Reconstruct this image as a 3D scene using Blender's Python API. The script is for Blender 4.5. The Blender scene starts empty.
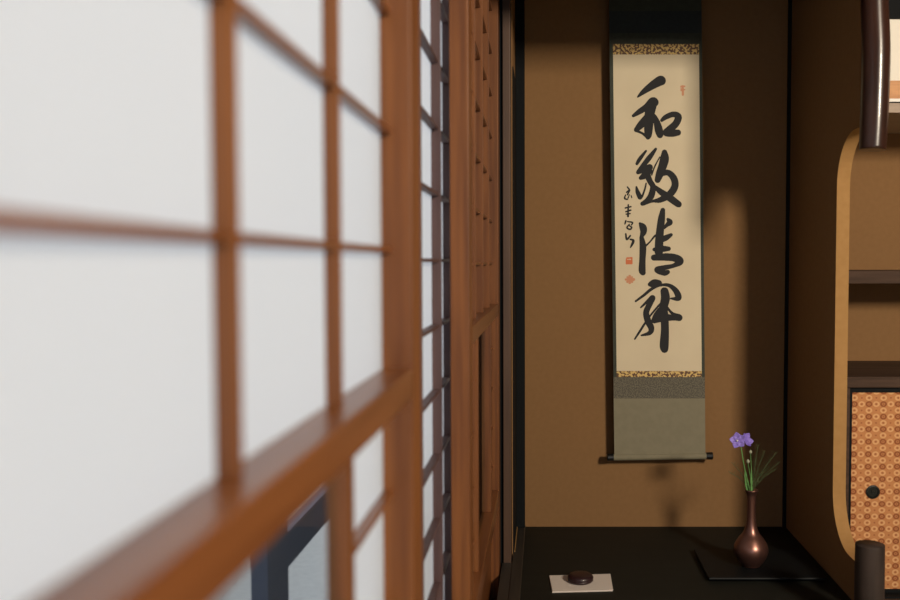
import bpy, bmesh, math, random
from mathutils import Vector, Matrix
random.seed(7)
sc = bpy.context.scene
C = sc.collection

# ------------------------------------------------------------ camera, world, light, exposure
F = 900.0                       # focal length in pixels of a 900 px wide frame
VX, PITCH = 545.0, math.atan(38/900.0)
cd = bpy.data.cameras.new('camera'); cam = bpy.data.objects.new('camera', cd); C.objects.link(cam)
sc.camera = cam
cd.sensor_width = 36.0; cd.lens = 36.0*F/900.0; cd.shift_x = -(VX-450)/900.0
cam.location = (0, 0, 0); cam.rotation_euler = (math.pi/2-PITCH, 0, 0)
cd.clip_start = 0.02
cd.dof.use_dof = True; cd.dof.focus_distance = 3.1; cd.dof.aperture_fstop = 3.4; cd.dof.aperture_blades = 0

w = bpy.data.worlds.new('sky'); sc.world = w; w.use_nodes = True
bg = w.node_tree.nodes['Background']
bg.inputs[0].default_value = (0.84, 0.92, 1.05, 1); bg.inputs[1].default_value = 1.23

def area(name, loc, target, sx, sy, power, col):
    l = bpy.data.lights.new(name, 'AREA'); l.shape = 'RECTANGLE'; l.size = sx; l.size_y = sy
    l.energy = power; l.color = col
    o = bpy.data.objects.new(name, l); C.objects.link(o); o.location = loc
    d = Vector(target)-Vector(loc); o.rotation_euler = d.to_track_quat('-Z', 'Y').to_euler()
    return o
# daylight of the small window in the rear wall, right of and behind the camera
area('window_daylight', (2.03, -.93, 1.05), (0.5, 3.2, 0.0), 0.42, 0.46, 137, (1.0, 0.87, 0.69))
# cool, weak fill lamp added to lift the shadows; no opening behind it
area('added_cool_fill', (.45, -.97, -.1), (.6, 3.2, -.1), 1.0, 1.4, 6.5, (0.60, 0.76, 1.0))
sc.view_settings.view_transform = 'Standard'; sc.view_settings.look = 'None'
sc.view_settings.exposure = 0.0; sc.view_settings.gamma = 1.0; sc.view_settings.use_curve_mapping = False

def at(x, y, Y):
    """world point at depth Y seen at pixel x,y"""
    u = (x-VX)/F; v = -(y-300)/F
    d = Vector((u, math.cos(PITCH)+v*math.sin(PITCH), v*math.cos(PITCH)-math.sin(PITCH)))
    return d*(Y/d.y)

# ------------------------------------------------------------ materials
def mat(name, col, rough=0.6, metal=0.0, spec=0.5, col2=None, scale=(1, 1, 1), nscale=8, detail=4, bump=0.0, coat=0.0, lo=0.35, hi=0.65):
    m = bpy.data.materials.new(name); m.use_nodes = True
    n = m.node_tree.nodes; L = m.node_tree.links; b = n['Principled BSDF']
    b.inputs['Base Color'].default_value = (*col, 1); b.inputs['Roughness'].default_value = rough
    b.inputs['Metallic'].default_value = metal; b.inputs['Specular IOR Level'].default_value = spec
    b.inputs['Coat Weight'].default_value = coat
    if col2 or bump:
        tc = n.new('ShaderNodeTexCoord'); mp = n.new('ShaderNodeMapping'); mp.inputs['Scale'].default_value = scale
        no = n.new('ShaderNodeTexNoise'); no.inputs['Scale'].default_value = nscale; no.inputs['Detail'].default_value = detail
        L.new(tc.outputs['Object'], mp.inputs[0]); L.new(mp.outputs[0], no.inputs['Vector'])
        if col2:
            r = n.new('ShaderNodeValToRGB'); r.color_ramp.elements[0].position = lo; r.color_ramp.elements[1].position = hi
            r.color_ramp.elements[0].color = (*col, 1); r.color_ramp.elements[1].color = (*col2, 1)
            L.new(no.outputs['Fac'], r.inputs[0]); L.new(r.outputs[0], b.inputs['Base Color'])
        if bump:
            bu = n.new('ShaderNodeBump'); bu.inputs['Strength'].default_value = bump; bu.inputs['Distance'].default_value = 0.002
            L.new(no.outputs['Fac'], bu.inputs['Height']); L.new(bu.outputs[0], b.inputs['Normal'])
    return m
M = {}
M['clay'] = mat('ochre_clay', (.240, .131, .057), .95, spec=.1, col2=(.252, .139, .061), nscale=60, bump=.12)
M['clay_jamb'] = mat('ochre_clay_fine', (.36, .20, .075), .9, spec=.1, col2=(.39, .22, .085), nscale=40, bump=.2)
M['cedar_v'] = mat('cedar_upright', (.112, .037, .011), .5, col2=(.195, .069, .018), scale=(14, 14, .6), nscale=5, bump=.1, spec=.35)
M['cedar_h'] = mat('cedar_rail', (.13, .042, .013), .30, col2=(.19, .066, .020), scale=(14, .6, 14), nscale=5, bump=.06, spec=.6)
M['cedar_shade'] = mat('shade_tinted_cedar', (.06, .030, .030), .55, col2=(.085, .045, .042), scale=(14, 14, .6), nscale=5)  # cedar with the shade of the middle screen's lattice put into its colour
M['darkwood'] = mat('dark_board', (.045, .024, .015), .7, spec=.25, col2=(.072, .040, .026), scale=(.8, 8, 12), nscale=6, bump=.1)
M['pillar'] = mat('brown_pillar', (.065, .034, .020), .5, col2=(.09, .048, .028), scale=(12, 12, .6), nscale=5, bump=.1)
M['black'] = mat('black_lacquer', (.0115, .0115, .0090), .62, spec=.2, col2=(.014, .014, .011), scale=(1, 6, 1), nscale=5)
M['blackpost'] = mat('black_wood', (.007, .008, .009), .75, spec=.12)
M['border'] = mat('dark_border', (.02, .018, .016), .45, col2=(.035, .03, .025), scale=(8, .7, 8), nscale=6)
M['log'] = mat('polished_log', (.020, .0085, .0065), .28, spec=.4, col2=(.045, .017, .011), scale=(5, 5, 1.0), nscale=6, bump=.2, coat=.15)
M['dulllog'] = mat('dull_dark_log', (.022, .015, .013), .6, spec=.3, col2=(.040, .027, .023), scale=(5, 5, 1.0), nscale=6, bump=.2)
M['logtop'] = mat('log_end', (.07, .045, .035), .6)
M['ink'] = mat('black_ink', (.026, .026, .028), .75, spec=.2)
M['seal'] = mat('red_seal', (.62, .17, .07), .8)
M['sealf'] = mat('red_seal_faded', (.60, .27, .15), .8)
M['washi_scroll'] = mat('scroll_paper', (.66, .56, .40), .9, spec=.1, col2=(.70, .60, .43), nscale=6)
M['silk_top'] = mat('blue_black_silk', (.018, .026, .028), .8, col2=(.023, .032, .033), nscale=90)
M['silk_dark'] = mat('dark_green_silk', (.034, .039, .028), .8, col2=(.044, .050, .036), nscale=80)
M['silk_mid'] = mat('charcoal_brocade', (.075, .068, .050), .75, col2=(.16, .14, .10), nscale=260, detail=1, lo=.42, hi=.6)
M['silk_low'] = mat('olive_silk', (.205, .182, .120), .8, col2=(.222, .198, .132), scale=(1, 1, 1), nscale=40)
M['gold'] = mat('gold_brocade', (.66, .45, .15), .6, col2=(.11, .045, .02), nscale=120, detail=1.5, lo=.46, hi=.53)
M['knob'] = mat('black_rod_end', (.008, .008, .008), .3)
M['copper'] = mat('copper_bronze', (.20, .098, .08), .34, metal=.85, col2=(.27, .135, .105), nscale=9)
M['tray'] = mat('lacquer_tray', (.005, .006, .007), .55, spec=.2)
M['white_paper'] = mat('white_folded_paper', (.74, .66, .60), .8)
M['plum'] = mat('plum_lacquer', (.022, .007, .009), .42, coat=.05)
M['petal'] = mat('violet_petal', (.19, .12, .55), .6, col2=(.28, .20, .66), nscale=30)
M['petal_white'] = mat('pale_centre', (.7, .68, .62), .6)
M['stem'] = mat('green_stem', (.09, .24, .06), .6, col2=(.14, .34, .09), nscale=20)
M['fern'] = mat('fine_foliage', (.06, .085, .03), .7, col2=(.09, .12, .045), nscale=20)
M['cream'] = mat('cream_paper', (.80, .76, .68), .8, col2=(.86, .82, .74), nscale=5)
M['orangewood'] = mat('orange_wood', (.46, .19, .06), .55, col2=(.60, .28, .10), scale=(1, 4, 10), nscale=8)
M['whiteline'] = mat('white_strip', (.85, .84, .80), .6)
M['greyboard'] = mat('grey_brown_board', (.36, .28, .22), .7, col2=(.42, .33, .26), scale=(.6, 6, 10), nscale=6)
M['iron'] = mat('black_iron', (.012, .015, .014), .4, metal=.4)
M['tatami'] = mat('tatami', (.32, .28, .15), .9, col2=(.38, .33, .19), scale=(1, 40, 1), nscale=10, bump=.2)
M['plaster'] = mat('room_plaster', (.11, .065, .035), .95, col2=(.13, .08, .042), nscale=40)
M['ceil'] = mat('ceiling_board', (.12, .075, .045), .8, col2=(.16, .10, .06), scale=(.5, 8, 1), nscale=6)
M['slate'] = mat('outer_frame', (.09, .10, .14), .6)
M['gravel'] = mat('pale_ground', (.60, .56, .52), .95, col2=(.66, .62, .57), nscale=30)

def paper_mat():
    m = bpy.data.materials.new('shoji_paper'); m.use_nodes = True
    n = m.node_tree.nodes; L = m.node_tree.links; n.clear()
    out = n.new('ShaderNodeOutputMaterial'); mx = n.new('ShaderNodeMixShader'); mx.inputs[0].default_value = .17
    t = n.new('ShaderNodeBsdfTranslucent'); d = n.new('ShaderNodeBsdfDiffuse')
    tc = n.new('ShaderNodeTexCoord'); no = n.new('ShaderNodeTexNoise'); no.inputs['Scale'].default_value = 3
    r = n.new('ShaderNodeValToRGB'); r.color_ramp.elements[0].color = (.86, .87, .87, 1); r.color_ramp.elements[1].color = (.90, .90, .89, 1)
    L.new(tc.outputs['Object'], no.inputs['Vector']); L.new(no.outputs['Fac'], r.inputs[0])
    L.new(r.outputs[0], t.inputs[0]); L.new(r.outputs[0], d.inputs[0])
    L.new(t.outputs[0], mx.inputs[1]); L.new(d.outputs[0], mx.inputs[2]); L.new(mx.outputs[0], out.inputs[0])
    return m
M['shoji'] = paper_mat()
def glass_mat():
    m = bpy.data.materials.new('window_glass'); m.use_nodes = True
    n = m.node_tree.nodes; L = m.node_tree.links; n.clear()
    out = n.new('ShaderNodeOutputMaterial'); mx = n.new('ShaderNodeMixShader'); mx.inputs[0].default_value = .08
    t = n.new('ShaderNodeBsdfTransparent'); t.inputs[0].default_value = (.90, .94, .95, 1)
    g = n.new('ShaderNodeBsdfGlossy'); g.inputs['Roughness'].default_value = .03
    L.new(t.outputs[0], mx.inputs[1]); L.new(g.outputs[0], mx.inputs[2]); L.new(mx.outputs[0], out.inputs[0])
    return m
M['glass'] = glass_mat()
def fusuma_mat():
    """orange paper printed with a checker of pale and dark ringed dots"""
    m = bpy.data.materials.new('ringed_orange_paper'); m.use_nodes = True
    n = m.node_tree.nodes; L = m.node_tree.links; b = n['Principled BSDF']; b.inputs['Roughness'].default_value = .8
    tc = n.new('ShaderNodeTexCoord'); sp = n.new('ShaderNodeSeparateXYZ'); L.new(tc.outputs['Object'], sp.inputs[0])
    def ma(op, a, c=None, d=None):
        q = n.new('ShaderNodeMath'); q.operation = op
        for i, v in enumerate((a, c, d)):
            if v is None: continue
            if isinstance(v, (int, float)): q.inputs[i].default_value = v
            else: L.new(v, q.inputs[i])
        return q.outputs[0]
    u = ma('DIVIDE', sp.outputs[0], .0225); v = ma('DIVIDE', sp.outputs[2], .0195)
    iu = ma('FLOOR', u); iv = ma('FLOOR', v)
    fu = ma('SUBTRACT', ma('SUBTRACT', u, iu), .5); fv = ma('SUBTRACT', ma('SUBTRACT', v, iv), .5)
    d = ma('SQRT', ma('ADD', ma('MULTIPLY', fu, fu), ma('MULTIPLY', fv, fv)))
    par = ma('FLOORED_MODULO', ma('ADD', iu, iv), 2.0)         # 0 / 1 checker
    odd = ma('FLOORED_MODULO', iv, 2.0)
    ring = ma('MULTIPLY', ma('LESS_THAN', d, .46), ma('GREATER_THAN', d, .22))
    light = ma('MULTIPLY', ring, ma('SUBTRACT', 1.0, par))
    dark = ma('MULTIPLY', ma('MULTIPLY', ring, par), odd)
    dot = ma('LESS_THAN', d, .13)
    base = (.50, .21, .075, 1)
    def mix(f, A, Bc):
        q = n.new('ShaderNodeMix'); q.data_type = 'RGBA'
        L.new(f, q.inputs[0])
        if isinstance(A, tuple): q.inputs[6].default_value = A
        else: L.new(A, q.inputs[6])
        q.inputs[7].default_value = Bc
        return q.outputs[2]
    c = mix(light, base, (.66, .36, .16, 1)); c = mix(dark, c, (.26, .075, .02, 1)); c = mix(dot, c, (.33, .11, .04, 1))
    L.new(c, b.inputs['Base Color'])
    return m
M['fusuma'] = fusuma_mat()

# ------------------------------------------------------------ mesh helpers
def obj(name, bm, m, parent=None, loc=None, smooth=False, bevel=0.0):
    me = bpy.data.meshes.new(name)
    bmesh.ops.recalc_face_normals(bm, faces=bm.faces)
    if smooth:
        for f in bm.faces: f.smooth = True
    bm.to_mesh(me); bm.free()
    o = bpy.data.objects.new(name, me); C.objects.link(o); me.materials.append(M[m] if isinstance(m, str) else m)
    if parent:
        o.parent = parent
        o.matrix_parent_inverse = Matrix.Translation(-Vector(world(parent)))
    if bevel:
        b = o.modifiers.new('bevel', 'BEVEL'); b.width = bevel; b.segments = 2; b.limit_method = 'ANGLE'
    return o
def world(o):
    v = Vector(o.location)
    return v
def box(bm, x0, x1, y0, y1, z0, z1):
    vs = [bm.verts.new((x, y, z)) for x in (x0, x1) for y in (y0, y1) for z in (z0, z1)]
    for f in ((0, 1, 3, 2), (4, 6, 7, 5), (0, 4, 5, 1), (2, 3, 7, 6), (0, 2, 6, 4), (1, 5, 7, 3)):
        bm.faces.new([vs[i] for i in f])
    return bm
def B(*a): return box(bmesh.new(), *a)
def lathe(bm, prof, cx, cy, cz, seg=40, axis='z'):
    rings = []
    for r, h in prof:
        ring = []
        for k in range(seg):
            a = 2*math.pi*k/seg; p = (r*math.cos(a), r*math.sin(a), h)
            if axis == 'x': p = (p[2], p[0], p[1])
            if axis == 'y': p = (p[0], p[2], p[1])
            ring.append(bm.verts.new((cx+p[0], cy+p[1], cz+p[2])))
        rings.append(ring)
    for a, b in zip(rings, rings[1:]):
        for k in range(seg): bm.faces.new((a[k], a[(k+1) % seg], b[(k+1) % seg], b[k]))
    bm.faces.new(rings[0]); bm.faces.new(rings[-1]); return bm
def tube(bm, pts, rads, seg=8):
    pts = [Vector(p) for p in pts]; rings = []
    if not hasattr(rads, '__len__'): rads = [rads]*len(pts)
    for i, p in enumerate(pts):
        t = (pts[min(i+1, len(pts)-1)]-pts[max(i-1, 0)]).normalized()
        up = Vector((0, 1, 0)) if abs(t.y) < .9 else Vector((1, 0, 0))
        a = t.cross(up).normalized(); b = t.cross(a)
        rings.append([bm.verts.new(p+(a*math.cos(q)+b*math.sin(q))*rads[i]) for q in [2*math.pi*k/seg for k in range(seg)]])
    for a, b in zip(rings, rings[1:]):
        for k in range(seg): bm.faces.new((a[k], a[(k+1) % seg], b[(k+1) % seg], b[k]))
    bm.faces.new(rings[0]); bm.faces.new(rings[-1]); return bm
def prism(bm, poly, off):
    """extrude a closed outline (list of Vectors) by the vector off"""
    a = [bm.verts.new(p) for p in poly]; b = [bm.verts.new(Vector(p)+Vector(off)) for p in poly]
    bm.faces.new(a); bm.faces.new(b[::-1])
    for i in range(len(a)): bm.faces.new((a[i], a[(i+1) % len(a)], b[(i+1) % len(a)], b[i]))
    return bm
def spline(pts, n=10):
    out = []
    P = [pts[0]]+list(pts)+[pts[-1]]
    for i in range(1, len(P)-2):
        for k in range(n):
            t = k/n; out.append(tuple(.5*((2*P[i][j])+(-P[i-1][j]+P[i+1][j])*t+(2*P[i-1][j]-5*P[i][j]+4*P[i+1][j]-P[i+2][j])*t*t+(-P[i-1][j]+3*P[i][j]-3*P[i+1][j]+P[i+2][j])*t**3) for j in range(len(P[i]))))
    out.append(tuple(pts[-1])); return out
def struct(name, bm, m, **k):
    o = obj(name, bm, m, **k); o['kind'] = 'structure'; return o
def tag(o, label, cat, group=None):
    o['label'] = label; o['category'] = cat
    if group: o['group'] = group
    return o
def thing(name, loc, label, cat, group=None):
    o = bpy.data.objects.new(name, None); o.empty_display_size = .05; C.objects.link(o); o.location = loc
    return tag(o, label, cat, group)

# ------------------------------------------------------------ the room
D = 3.20                    # back wall of the alcoves
FL, TF, CE = -1.10, -.951, 1.32   # tatami, alcove floor, ceiling
XL, XR, XR2 = -.104, .864, .9025
XE = 2.3
YB = -1.0
struct('floor', B(-.2, 3.4, YB, 2.30, FL-.05, FL), 'tatami')
struct('ceiling', B(-.25, 3.4, YB, D+.1, CE, CE+.05), 'ceil')
struct('wall_back', B(XL-.15, XR, D, D+.08, FL, CE), 'clay')
struct('wall_back_niche', B(XR, XE, D, D+.08, FL, CE), 'clay')
struct('wall_niche_right', B(XE, XE+.08, 2.3, D, FL, CE), 'clay')
struct('wall_front_right', B(XE, 3.4, 2.22, 2.30, FL, CE), 'plaster')
struct('wall_right', B(3.4, 3.48, YB, 2.30, FL, CE), 'plaster')
bm = bmesh.new()                     # rear wall with a window hole
box(bm, -.25, 1.70, YB-.08, YB, FL, CE); box(bm, 2.36, 3.4, YB-.08, YB, FL, CE)
box(bm, 1.70, 2.36, YB-.08, YB, FL, .62)
box(bm, 1.70, 2.36, YB-.08, YB, 1.30, CE)
struct('wall_rear', bm, 'plaster')
wn = bpy.data.objects.new('window_1', None); wn.location = (2.03, YB, .62); C.objects.link(wn); wn['kind'] = 'structure'
bm = bmesh.new()
for x in (1.70, 2.34): box(bm, x, x+.02, YB-.06, YB, .62, 1.30)
for z in (.62, 1.28): box(bm, 1.72, 2.34, YB-.06, YB, z, z+.02)
obj('window_frame', bm, 'cedar_v', wn)
obj('paper', B(1.72, 2.34, YB-.05, YB-.048, .64, 1.28), 'shoji', wn)
# left: low wall pieces before, above and after the sliding screens
struct('wall_left', B(-.26, -.135, YB, -.12, FL, CE), 'plaster')
struct('wall_left_upper', B(-.26, -.135, -.12, 2.79, .95, CE), 'plaster')
struct('wall_alcove_left', B(XL-.12, XL, 2.885, D, FL, CE), 'clay')
struct('trim_1', B(-.225, -.135, -.12, 2.79, .905, .95), 'cedar_h')            # head rail of the screens
struct('trim_2', B(-.225, -.135, -.12, 2.79, FL, FL+.012), 'cedar_h')        # sill
struct('trim_3', B(-.131, -.107, 2.80, 2.885, FL, CE), 'pillar', bevel=.002)   # alcove pillar
struct('trim_4', B(-.26, -.131, 2.812, 2.885, FL, CE), 'blackpost')
# alcove floor, front sill, borders, corner posts
struct('trim_5', B(-.070, XR, 2.40, D, TF-.03, TF), 'black')
struct('trim_6', B(-.104, XR2, 2.28, 2.40, FL, TF+.004), 'black', bevel=.006)
struct('trim_7', B(XL, -.070, 2.40, D, TF-.03, TF+.006), 'border', bevel=.0025)
struct('trim_14', B(-.135, XL, 2.28, 2.80, FL, TF+.004), 'border')
struct('trim_15', B(-.26, -.225, -.12, 2.79, FL-.3, FL+.01), 'border')
struct('trim_8', B(XL, -.0715, D-.035, D, TF+.006, CE), 'blackpost', bevel=.002)
struct('trim_9', B(.853, XR, D-.012, D, TF, CE), 'blackpost')
struct('trim_10', B(XL, XL+.003, 2.885, D-.035, TF+.006, .62), 'blackpost')
struct('painted_highlight', B(-.100, -.0975, 2.90, D-.036, TF+.006, TF+.010), 'clay_jamb')  # thin tan strip standing in for the highlight along the border edge
# head beam over the alcove front and wall above it
struct('trim_11', B(-.131, XR, 2.33, 2.41, .785, .93), 'darkwood', bevel=.003)
struct('wall_above_alcove', B(-.131, XE, 2.345, 2.395, .93, CE), 'clay')
# side wall between the alcoves with its rounded opening
zt, zb, yj, yf, R = .370, -.833, 2.675, 2.395, .15
out = [(yf, FL), (D, FL), (D, CE), (yf, CE), (yf, zt)]
cur = [(yj-R, zt)]
for k in range(1, 17):
    a = math.pi/2*k/16; cur.append((yj-R+R*math.sin(a), zt-R+R*math.cos(a)))
for k in range(0, 17):
    a = math.pi/2*k/16; cur.append((yj-R+R*math.cos(a), zb+R-R*math.sin(a)))
out += cur + [(yf, zb)]
bm = bmesh.new(); prism(bm, [Vector((XR, y, z)) for y, z in out], (XR2-XR, 0, 0))
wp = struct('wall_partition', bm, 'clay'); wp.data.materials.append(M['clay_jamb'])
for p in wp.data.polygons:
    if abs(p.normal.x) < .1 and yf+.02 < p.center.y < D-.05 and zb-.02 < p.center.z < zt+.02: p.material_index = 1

# ------------------------------------------------------------ sliding paper screens
def screen(label, y0, i0, cells, i1, y1, xf, xb, xp, bars, rails, glass=None, low_bars=(), z1=.905, bd=.0118, wood='cedar_v', cwood='cedar_h'):
    """y0..y1 outer, i0..i1 inner edges, cells = y of the upright lattice bars, rails = (z0,z1) list"""
    z0 = FL+.012
    t = thing('shoji_screen', ((xf+xb)/2, (y0+y1)/2, z0), label, 'sliding screen', None)
    obj('stile', B(xb, xf, y0, i0, z0, z1), 'cedar_v', t, bevel=.0015)
    obj('stile', B(xb, xf, i1, y1, z0, z1), 'cedar_v', t, bevel=.0015)
    obj('top_rail', B(xb, xf, i0, i1, z1-.045, z1), 'cedar_h', t)
    obj('bottom_rail', B(xb, xf, i0, i1, z0, z0+.06), 'cedar_h', t)
    for a, b in rails: obj('mid_rail', B(xb, xf, i0, i1, a, b), 'cedar_h', t, bevel=.002)
    xk = xp+bd
    hi = z1-.045
    lo = rails[0][1] if rails else z0+.06
    for y in cells: obj('upright_bar', B(xp, xk, y, y+.009, lo, hi), wood, t, bevel=.0006)
    for z in bars:
        if lo < z < hi: obj('cross_bar', B(xp, xk-(bd-.0118)*.5-.0012, i0, i1, z-.003, z+.003), cwood, t)
    if glass:
        ga, gb = glass
        rb, rt = rails[1][1], rails[0][0]
        fw = .022
        for y in (ga-fw, gb): obj('glass_frame', B(xp-.002, xk+.004, y, y+fw, rb, rt), 'cedar_v', t, bevel=.001)
        obj('glass_pane', B(xp+.003, xp+.006, ga, gb, rb, rt), 'glass', t)
        for z in low_bars:
            obj('cross_bar', B(xp, xk-(bd-.0118)*.5-.0012, i0, ga-fw, z-.003, z+.003), 'cedar_h', t)
            obj('cross_bar', B(xp, xk-(bd-.0118)*.5-.0012, gb+fw, i1, z-.003, z+.003), 'cedar_h', t)
        obj('paper', B(xp-.0012, xp-.0004, i0, ga-fw, rb, rt), 'shoji', t)
        obj('paper', B(xp-.0012, xp-.0004, gb+fw, i1, rb, rt), 'shoji', t)
        obj('paper', B(xp-.0012, xp-.0004, i0, i1, rails[0][1], hi), 'shoji', t)
        obj('base_panel', B(xp, xp+.008, i0, i1, z0+.06, rails[1][0]), 'cedar_h', t)
    else:
        obj('paper', B(xp-.0012, xp-.0004, i0, i1, z0+.06, hi), 'shoji', t)
    return t
X1f, X1b, X1p = -.140, -.175, -.1716
g1 = [.0126+.1235*k for k in range(-1, 8)]
screen('nearest large paper screen at the left, with a thick mid rail over clear glass',
       -.06, .017, (.238, .464, .700), .947, 1.016, X1f, X1b, X1p, g1[1:], [(-.1445, -.1130), (-.72, -.68)], (.27, .706), (-.245, -.365, -.485, -.605))
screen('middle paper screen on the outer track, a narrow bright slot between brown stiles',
       .95, 1.02, (1.09, 1.27, 1.378, 1.640, 1.822), 1.99, 2.06, -.180, -.213, -.2065, [.003+.1195*k for k in range(-8, 8)], [], bd=.0175, wood='cedar_shade', cwood='cedar_shade')
screen('farthest paper screen, seen edge on as a brown grille beside the dark alcove pillar',
       1.66, 1.735, (1.976, 2.217, 2.459), 2.700, 2.785, X1f, X1b, X1p, [-.004+.125*k for k in range(0, 8)], [(-.160, -.125), (-.735, -.69)], (2.0, 2.455), (-.26, -.38, -.5, -.62), bd=.0195)

# ------------------------------------------------------------ outside the screens: veranda and its glazed frames
struct('floor_outside', B(-14, -.26, -8, 12, FL-.35, FL-.30), 'gravel')
struct('wall_garden', B(-1.45, -1.35, -3, 6, FL-.3, -.30), 'gravel')
struct('wall_left_outer', B(-.26, -.235, 2.12, 2.79, FL-.3, .95), 'slate')
wo = bpy.data.objects.new('window_2', None); wo.location = (-.5, 1.0, FL); C.objects.link(wo); wo['kind'] = 'structure'
bm = bmesh.new()
for y in (.55, 1.60): box(bm, -.53, -.50, y, y+.13, FL-.3, -.3)
box(bm, -.525, -.505, 1.73, 2.9, -.60, -.53); box(bm, -.525, -.505, .68, 1.60, -.42, -.35); box(bm, -.525, -.505, .68, 1.60, -.72, -.65)
obj('window_frame', bm, 'slate', wo)
# ------------------------------------------------------------ hanging scroll
YS = 3.142
scr = thing('hanging_scroll', tuple(at(660, 461, YS)), 'tall hanging scroll with four large black brushed characters on cream paper', 'scroll')
def quad(name, pts, m, thick=.0016, y=YS, par=scr):
    return obj(name, prism(bmesh.new(), [at(x, v, y) for x, v in pts], (0, thick, 0)), m, par)
def ex(xa, xb_, ya, yb): return [(xa, ya), (xb_, ya), (xb_+0, yb), (xa, yb)]
def Lx(y): return 609.0+(y-10)*5.4/450       # outer left / right edges of the mounting
def Rx(y): return 701.6+(y-10)*3.9/450
def band(name, ya, yb, m, inl=0, inr=0, **k):
    return quad(name, [(Lx(ya)+inl, ya), (Rx(ya)-inr, ya), (Rx(yb)-inr, yb), (Lx(yb)+inl, yb)], m, **k)
band('upper_silk', -90, 11, 'silk_dark'); band('upper_silk_panel', 11, 33, 'silk_top'); band('upper_silk_border', 33, 44, 'silk_dark')
quad('side_border', [(Lx(44), 44), (612.9, 44), (616.7, 377), (Lx(377), 377)], 'silk_dark')
quad('side_border', [(699, 44), (Rx(44), 44), (Rx(377), 377), (701.8, 377)], 'silk_dark')
quad('brocade_strip', [(612.9, 44), (699, 44), (699.1, 54.5), (613, 54.5)], 'gold')
quad('paper', [(613, 54.5), (699.1, 54.5), (701.75, 371), (616.6, 371)], 'washi_scroll')
quad('brocade_strip', [(616.6, 371), (701.75, 371), (701.8, 377), (616.7, 377)], 'gold')
band('lower_brocade', 377, 398.5, 'silk_mid'); band('lower_silk', 398.5, 457, 'silk_low')
pl, pr = at(614, 457.6, YS), at(706, 456.2, YS)
u = (pr-pl).normalized()
bm = bmesh.new(); tube(bm, [pl-u*.001, pr+u*.001], .0115, 20)
for v in bm.verts: v.co.y += .004
obj('roller', bm, 'silk_low', scr, smooth=False)
for a, s in ((pl, -1), (pr, 1)):
    bm = bmesh.new(); tube(bm, [a+u*s*.001, a+u*s*.022, a+u*s*.024], [.0125, .0135, .012], 20)
    for v in bm.verts: v.co.y += .004
    obj('roller_knob', bm, 'knob', scr)
a, b = at(Lx(-90)-1, -90, YS), at(Rx(-90)+1, -90, YS)
obj('hanging_rod', tube(bmesh.new(), [a, b], .009, 12), 'darkwood', scr)
top = (a+b)/2+Vector((0, .04, .09))
obj('cord', tube(bmesh.new(), [a*.75+b*.25, top, a*.25+b*.75], .0015, 6), 'gold', scr)
obj('peg', tube(bmesh.new(), [top+Vector((0, .045, -.004)), top+Vector((0, -.01, .004))], .004, 8), 'knob', scr)

def brush(name, strokes, ox, oy, s, m='ink', grow=1.12):
    """union of swept round brush strokes, cut into thin rows of flat ink on the paper"""
    discs = []
    for st in strokes:
        for p in spline(st, 26): discs.append((ox+p[0]/s, oy+p[1]/s, max(p[2]*grow, 3)/s/2))
    bm = bmesh.new(); h = .22
    v = min(d[1]-d[2] for d in discs); vmax = max(d[1]+d[2] for d in discs)
    while v < vmax:
        c = v+h/2; iv = []
        for x, y, q in discs:
            e = q*q-(y-c)**2
            if e > 0: e = math.sqrt(e); iv.append((x-e, x+e))
        iv.sort(); run = []
        for a_, b_ in iv:
            if run and a_ <= run[-1][1]+.02: run[-1][1] = max(run[-1][1], b_)
            else: run.append([a_, b_])
        for a_, b_ in run:
            bm.faces.new([bm.verts.new(at(px, py, YS-.0005)) for px, py in ((a_, v), (b_, v), (b_, v+h), (a_, v+h))])
        v += h
    return obj(name, bm, m, scr)
brush('written_character', [
 [(252,246,10),(290,212,30),(345,172,46),(398,140,58),(408,138,56)],
 [(222,372,18),(262,345,32),(312,312,40),(350,280,54),(362,282,52)],
 [(350,290,56),(333,350,60),(325,420,56),(322,490,46),(320,515,28)],
 [(318,385,50),(275,430,44),(245,462,30),(240,466,24)],
 [(240,470,18),(280,488,14),(315,512,22)],
 [(362,375,26),(380,420,40),(393,470,48),(400,500,38)],
 [(412,402,20),(440,380,30),(490,362,34),(522,380,42),(505,425,42),(462,465,44),(440,485,40),(480,488,44),(520,484,36)]], 600, 60, 6.667)
brush('written_character', [
 [(277,178,20),(300,140,26),(345,82,14)],
 [(288,236,26),(325,190,32),(372,130,34),(418,68,18)],
 [(285,243,26),(330,222,40),(372,205,44)],[(305,285,26),(340,262,48),(368,232,46)],
 [(352,255,44),(375,310,38),(397,350,38),(385,415,44),(355,455,38),(318,478,28)],
 [(273,352,12),(282,390,28),(300,428,34)],[(346,325,10),(336,370,12),(316,425,14)],
 [(448,128,8),(410,200,10),(388,262,10)],
 [(484,92,36),(484,140,60),(470,195,58),(450,250,54),(432,300,40)],
 [(455,255,36),(510,245,40),(552,285,46),(562,345,48),(525,405,48),(455,448,38),(390,460,18),(325,478,26)],
 [(412,350,22),(455,388,40),(520,432,48),(583,478,44),(592,482,34)]], 600, 140, 7.5)
brush('written_character', [
 [(266,156,14),(286,182,42),(290,212,38),(274,248,18)],
 [(277,250,26),(286,310,40),(283,400,38),(281,465,42),(286,484,34)],
 [(298,312,14),(332,280,9),(368,238,12),(398,228,8)],
 [(419,68,28),(410,125,42),(401,200,46),(395,275,50),(392,345,50)],
 [(428,185,18),(448,165,24),(466,148,34),(452,128,16)],
 [(402,268,34),(440,252,34),(474,232,20)],[(362,330,22),(410,326,38),(458,325,26)],
 [(360,384,36),(425,380,44),(495,385,46),(532,408,46),(495,436,26),(435,450,30),(382,465,36),(428,486,34),(452,480,26)]], 600, 200, 6.667)
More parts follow.
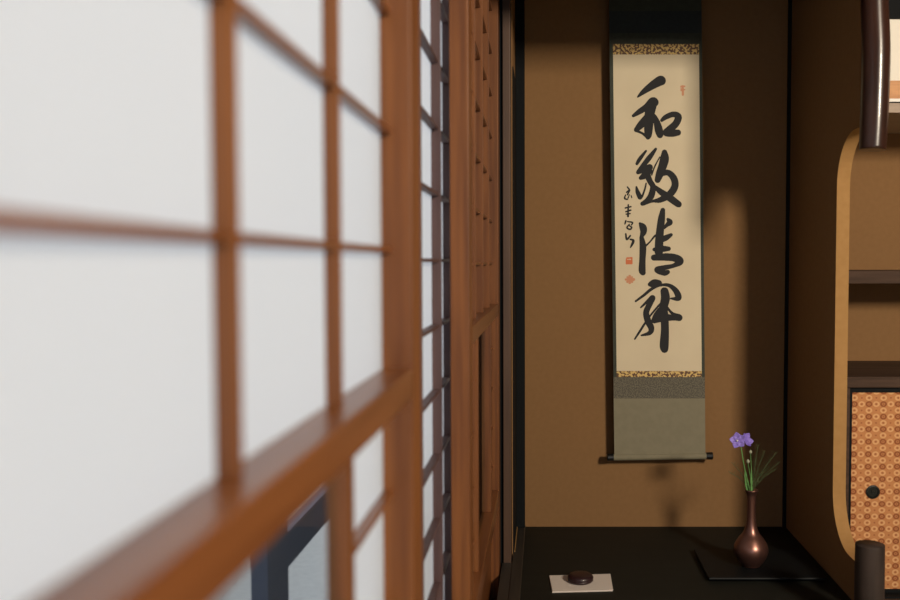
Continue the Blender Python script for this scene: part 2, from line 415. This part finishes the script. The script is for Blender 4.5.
brush('written_character', [
 [(332,96,24),(362,90,50),(392,88,38)],
 [(238,208,12),(290,170,16),(345,126,18),(400,102,16),(458,102,22),(500,132,32),(522,172,38),(518,190,30),(472,190,10)],
 [(272,250,10),(320,206,20),(350,186,34),(334,222,34),(308,282,36),(320,340,40),(342,388,36),(330,420,26),(276,436,10)],
 [(232,460,10),(270,402,14),(322,322,12),(380,250,12),(408,222,14)],
 [(430,142,48),(436,190,54),(424,250,50),(430,320,48),(433,400,48),(428,500,54),(430,528,44)],
 [(402,252,18),(380,300,40),(362,336,36)],[(364,342,24),(410,318,50),(485,318,34),(528,318,40)],
 [(446,246,14),(480,288,18),(525,312,34)]], 600, 270, 6.667)
brush('signature', [
 [(205,352,7),(218,368,9)],[(200,392,8),(222,376,8),(206,410,8)],[(192,412,6),(185,438,9),(206,446,7)],[(220,410,5),(210,436,7)],[(234,418,6),(238,432,6)],
 [(190,510,8),(232,500,8)],[(212,486,8),(210,572,11)],[(194,538,8),(230,526,9)],[(196,556,7),(226,552,7)]], 600, 140, 7.5, grow=1.45)
brush('signature', [
 [(172,140,9),(166,160,6)],[(184,144,6),(216,150,8),(210,166,6)],[(196,162,6),(180,184,8),(200,196,8),(211,182,8),(192,170,6)],
 [(172,226,8),(179,262,10),(202,238,8)],[(202,262,8),(222,270,12),(216,292,12),(203,316,6)]], 600, 200, 6.667, grow=1.4)
brush('red_seal', [[(180,388,10),(212,386,10)],[(212,386,9),(212,424,9)],[(178,424,10),(212,424,9)],[(176,396,8),(176,424,8)],[(180,404,12),(206,406,12)],[(182,414,10),(206,414,8)]], 600, 200, 6.667, 'seal')
brush('red_seal', [[(172,530,10),(224,530,14)],[(198,508,12),(198,552,12)],[(182,514,8),(214,546,10)],[(214,514,8),(182,546,10)]], 600, 200, 6.667, 'sealf', 1.5)
brush('red_seal', [[(486,518,8),(508,518,8)],[(497,516,10),(497,568,12)],[(486,540,8),(508,538,8)],[(486,520,5),(487,545,5)]], 600, 0, 6, 'sealf')

# ------------------------------------------------------------ niche: shelf, cupboards
NX0 = XR2
sh = tag(obj('wall_shelf', B(NX0, XE, 2.90, D, -.070, -.0275), 'darkwood', bevel=.002), 'dark wooden shelf board crossing the ochre niche at mid height', 'shelf')
# low cupboard
YC = 2.75
cb = thing('low_cupboard', (1.6, 2.97, -1.03), 'low built-in cupboard under a dark board, its sliding doors in orange ringed paper', 'cupboard')
obj('top_board', B(NX0, XE, YC, D, -.386, -.352), 'darkwood', cb, bevel=.002)
obj('body', B(NX0+.038, XE, YC+.05, D, -1.030, -.386), 'blackpost', cb)
obj('side_frame', B(NX0, NX0+.0365, YC+.006, YC+.05, -1.029, -.386), 'darkwood', cb)
for i, (xa, xb2, yy) in enumerate(((NX0+.037, NX0+.66, YC+.012), (NX0+.655, XE-.002, YC+.030))):
    d = obj('door', B(xa+.009, xb2-.009, yy+.003, yy+.014, -1.018, -.402), 'fusuma', cb)
    for s in ((xa, xa+.009, -1.029, -.388), (xb2-.009, xb2, -1.029, -.388)):
        obj('door_frame', B(s[0], s[1], yy, yy+.016, s[2], s[3]), 'blackpost', d)
    obj('door_frame', B(xa+.009, xb2-.009, yy, yy+.016, -.402, -.388), 'blackpost', d)
    obj('door_frame', B(xa+.009, xb2-.009, yy, yy+.016, -1.029, -1.018), 'blackpost', d)
    hc = at(873, 492, yy)
    hx = hc.x if i == 0 else XE-.1
    h = obj('handle', lathe(bmesh.new(), [(.0205, 0), (.0215, -.003), (.0165, -.004), (.015, -.001), (.006, -.001), (.005, -.003), (.001, -.003)], hx, yy+.003, hc.z, 32, 'y'), 'iron', d, smooth=False)
struct('trim_12', B(NX0, XE, YC-.02, YC+.012, -1.036, -1.030), 'blackpost')
struct('floor_niche', B(NX0, XE, 2.32, D, FL, -1.036), 'darkwood')
# upper cupboard
uc = thing('upper_cupboard', (1.6, 2.97, .459), 'upper built-in cupboard with cream paper doors over an orange wood band, at the top right', 'cupboard')
def zz(y): return at(890, y, YC).z
obj('bottom_board', B(NX0, XE, YC, D, zz(112.5), zz(103)), 'greyboard', uc)
obj('sill_line', B(NX0, XE, YC+.004, D, zz(103), zz(101.5)), 'blackpost', uc)
obj('sill_strip', B(NX0, XE, YC+.002, YC+.05, zz(101.5), zz(98.5)), 'whiteline', uc)
obj('body', B(NX0, XE, YC+.05, D, zz(101.5), zz(18)), 'blackpost', uc)
obj('top_board', B(NX0, XE, YC, D, zz(18), CE), 'blackpost', uc)
for xa, xb2 in ((NX0+.002, NX0+.65), (NX0+.66, XE-.002)):
    d = obj('door', B(xa, xb2, YC+.012, YC+.03, zz(80), zz(18)), 'cream', uc)
    obj('door_band', B(xa, xb2, YC+.009, YC+.032, zz(98.5), zz(80)), 'orangewood', d)

# ------------------------------------------------------------ log posts
def log(name, pts, rads, label, m='log'):
    prof = spline([(p[0], p[1], p[2], r) for p, r in zip(pts, rads)], 8)
    bm = tube(bmesh.new(), [q[:3] for q in prof], [q[3] for q in prof], 28)
    o = obj(name, bm, m, smooth=True); o.data.polygons[-1].use_smooth = False; o.data.polygons[-2].use_smooth = False
    return tag(o, label, 'post')
HY = 2.36
log('hanging_log_post', [at(872.5, 150, HY), at(874.5, 110, HY), at(876, 50, HY), at(874.5, 0, HY), at(874, -80, HY), Vector((.866, HY, 1.0))],
    [.034, .0355, .036, .0345, .034, .034], 'polished dark log post hanging from above, cut off over the rounded opening')
LY = 2.30
pb = at(870, 545, LY)
rr = .0375
log('short_log_post', [Vector((pb.x, LY, TF+.004)), Vector((pb.x, LY, -.85)), Vector((pb.x, LY, pb.z-.008)), Vector((pb.x, LY, pb.z-.002)), Vector((pb.x, LY, pb.z))],
    [rr, rr, rr*.985, rr*.96, rr*.9], 'short dark log post standing in front of the orange cupboard door at lower right', 'dulllog')

# ------------------------------------------------------------ things on the alcove floor
# black tray board
ty0, ty1 = 2.63, 2.90
tx0, tx1 = at(700, 575, 2.78).x, at(812, 575, 2.78).x
TT = TF+.016
tr = thing('display_board', ((tx0+tx1)/2, (ty0+ty1)/2, TF), 'black lacquered display board lying flat under the bronze vase', 'board')
obj('board', B(tx0, tx1, ty0, ty1, TF+.008, TT), 'tray', tr, bevel=.003)
for y in (ty0+.04, ty1-.06): obj('foot', B(tx0+.02, tx1-.02, y, y+.02, TF, TF+.008), 'tray', tr)
# vase
vy = 2.735
vb = at(750.8, 567, vy); vx = vb.x; vz = TT
hgt = at(751, 490, vy).z-vz
va = thing('flower_vase', (vx, vy, vz), 'slender necked bronze vase with round body holding a violet flower', 'vase')
prof = [(.022, 0), (.028, .002), (.030, .006), (.040, .018), (.050, .038), (.0525, .052), (.049, .068), (.038, .087), (.026, .102), (.019, .118), (.0148, .14), (.0132, .17), (.0133, .20), (.0150, .222), (.019, .232), (.0195, .236), (.017, .237), (.0135, .230), (.012, .20), (.012, .15), (.001, .149)]
sc_ = hgt/.237
pr_ = spline([(r, h*sc_) for r, h in prof], 4)
o = obj('body', lathe(bmesh.new(), pr_[:-12], vx, vy, vz, 48), 'copper', va, smooth=True)
obj('mouth_ring', lathe(bmesh.new(), [(.0175, .2335*sc_), (.0203, .2335*sc_), (.0208, .236*sc_), (.0203, .2385*sc_), (.0175, .2385*sc_), (.0165, .236*sc_)], vx, vy, vz, 40), 'copper', va, smooth=True)
vt = Vector((vx, vy, vz+.225*sc_))
# bellflower
fl = thing('bellflower', tuple(vt), 'violet bellflower on a green stem rising from the bronze vase', 'flower')
fc = at(741.5, 442, vy-.01)
obj('stem', tube(bmesh.new(), [Vector(p[:3]) for p in spline([tuple(vt+Vector((-.003, 0, -.06))), tuple(vt+Vector((-.004, 0, 0))), tuple(vt.lerp(fc, .5)+Vector((-.006, 0, 0))), tuple(fc+Vector((0, .01, -.014)))], 8)], .0016, 8), 'stem', fl)
def petal(bm, c, dirv, nrm, ln, wd, cup):
    dirv = dirv.normalized(); side = dirv.cross(nrm).normalized(); rows = []
    for i in range(9):
        t = i/8; wv = wd*math.sin(math.pi*min(1, .12+t*.88))**.8*(1-.25*t) if i < 8 else 0.0005
        c0 = c+dirv*ln*t*math.cos(cup*t)+nrm*ln*math.sin(cup)*t*t
        rows.append([bm.verts.new(c0+side*wv*s+nrm*abs(s)*wv*.25) for s in (-1, -.5, 0, .5, 1)])
    for a, b in zip(rows, rows[1:]):
        for k in range(4): bm.faces.new((a[k], a[k+1], b[k+1], b[k]))
def bloom(c, nrm, ln, wd, ph, cup):
    nrm = nrm.normalized(); a = nrm.orthogonal().normalized(); b = nrm.cross(a)
    for k in range(5):
        q = ph+2*math.pi*k/5; bm = bmesh.new()
        petal(bm, c, a*math.cos(q)+b*math.sin(q), nrm, ln, wd, cup)
        o = obj('petal', bm, 'petal', fl, smooth=True); s = o.modifiers.new('s', 'SOLIDIFY'); s.thickness = .0006
bloom(at(738, 440.5, vy-.012), Vector((-.3, -1, .25)), .027, .0135, .35, .35)
bloom(at(745, 440.5, vy), Vector((.6, -.65, .45)), .027, .014, 0.9, .55)
for p in (at(737, 440.5, vy-.016),):
    obj('flower_centre', lathe(bmesh.new(), [(.001, -.003), (.003, -.001), (.003, .001), (.001, .003)], p.x, p.y-.003, p.z, 12, 'y'), 'petal_white', fl)
for (x, y, r) in ((750.5, 452, .0052), (748, 461.5, .0056)):
    p = at(x, y, vy-.006)
    obj('bud', lathe(bmesh.new(), [(.0005, -r*1.2), (r*.7, -r*.7), (r, 0), (r*.75, r*.7), (.0005, r*1.3)], p.x, p.y, p.z, 14), mat('pale_bud', (.34, .36, .25), .6), fl, smooth=True)
    obj('stem', tube(bmesh.new(), [vt+Vector((.002, 0, -.05)), vt+Vector((.002, -.002, .0)), (vt+p)/2+Vector((.002, 0, 0)), p-Vector((0, 0, r))], .0011, 6), 'stem', fl)
# narrow leaves at the mouth
for k in range(8):
    a = random.uniform(-1, 1); h = random.uniform(.035, .09); dy = random.uniform(-.010, .012)
    bm = bmesh.new(); rows = []
    base = vt+Vector((a*.006, dy*.4, -.012)); tip = vt+Vector((a*.024, dy, h))
    for i in range(8):
        t = i/7; c = base.lerp(tip, t)+Vector((a*.006*math.sin(t*3.1), 0, 0)); ww = .0019*math.sin(math.pi*(.12+.88*t))+.0002
        rows.append([bm.verts.new(c+Vector((ww*s, -.0008*abs(s), 0))) for s in (-1, 0, 1)])
    for p, q in zip(rows, rows[1:]):
        for j in range(2): bm.faces.new((p[j], p[j+1], q[j+1], q[j]))
    o = obj('leaf', bm, 'stem', fl, smooth=True); s = o.modifiers.new('s', 'SOLIDIFY'); s.thickness = .0004
# feathery sprig leaning right
fs = thing('feathery_sprig', tuple(vt+Vector((.004, .004, 0))), 'thin feathery green sprig fanning out to the right from the vase mouth', 'foliage')
targets = [(764, 452), (771, 459), (776, 453), (768, 468), (775, 470), (758, 446), (730, 473), (733, 464), (762, 475), (779, 463), (756, 459)]
for (x, y) in targets:
    bm = bmesh.new(); e = at(x, y, vy+random.uniform(-.03, .03)); s0 = vt+Vector((.003, .003, -.03))
    mid = vt.lerp(e, .5)+Vector((0, 0, .012))
    pts = [Vector(p) for p in spline([tuple(s0), tuple(vt+Vector((.002, 0, .006))), tuple(mid), tuple(e)], 7)]
    tube(bm, pts, .0006, 5)
    for i in range(10, len(pts), 1):
        for sgn in (-1, 1):
            l = random.uniform(.006, .013)
            q = pts[i]+Vector((sgn*l*.7+random.uniform(-.003, .003), random.uniform(-.006, .006), l*.8))
            tube(bm, [pts[i], q], [.00045, .0003], 4)
    obj('frond', bm, 'fern', fs)

# folded white paper with a small incense box
pz = TF
corners = [(549, 575.2), (610, 573.6), (612.6, 589.6), (552.2, 591.2)]
def onfloor(x, y, z):
    d = at(x, y, 1.0); return d*(z/d.z)
cp = [onfloor(x, y, TF+.005) for x, y in corners]
kp = thing('folded_paper_pad', ((cp[0].x+cp[2].x)/2, (cp[0].y+cp[2].y)/2, TF), 'white folded paper pad lying on the black alcove floor', 'paper')
for i in range(3):
    off = Vector((.0006*i, -.0005*i, 0))
    obj('sheet', prism(bmesh.new(), [Vector((p.x, p.y, TF+.0002+.0016*i))+off for p in cp], (0, 0, .0014)), 'white_paper', kp)
kc = onfloor(580.5, 581.5, TF+.005)
ib = thing('incense_box', (kc.x, kc.y, TF+.0048), 'small round dark plum lacquered lidded box on the white paper pad', 'box')
kz = TF+.0048
obj('base', lathe(bmesh.new(), [(.030, 0), (.033, .001), (.0375, .005), (.038, .010)], kc.x, kc.y, kz, 40), 'plum', ib, smooth=True)
obj('lid', lathe(bmesh.new(), [(.038, .0105), (.0385, .013), (.036, .019), (.030, .0225), (.018, .024), (.001, .0245)], kc.x, kc.y, kz, 40), 'plum', ib, smooth=True)
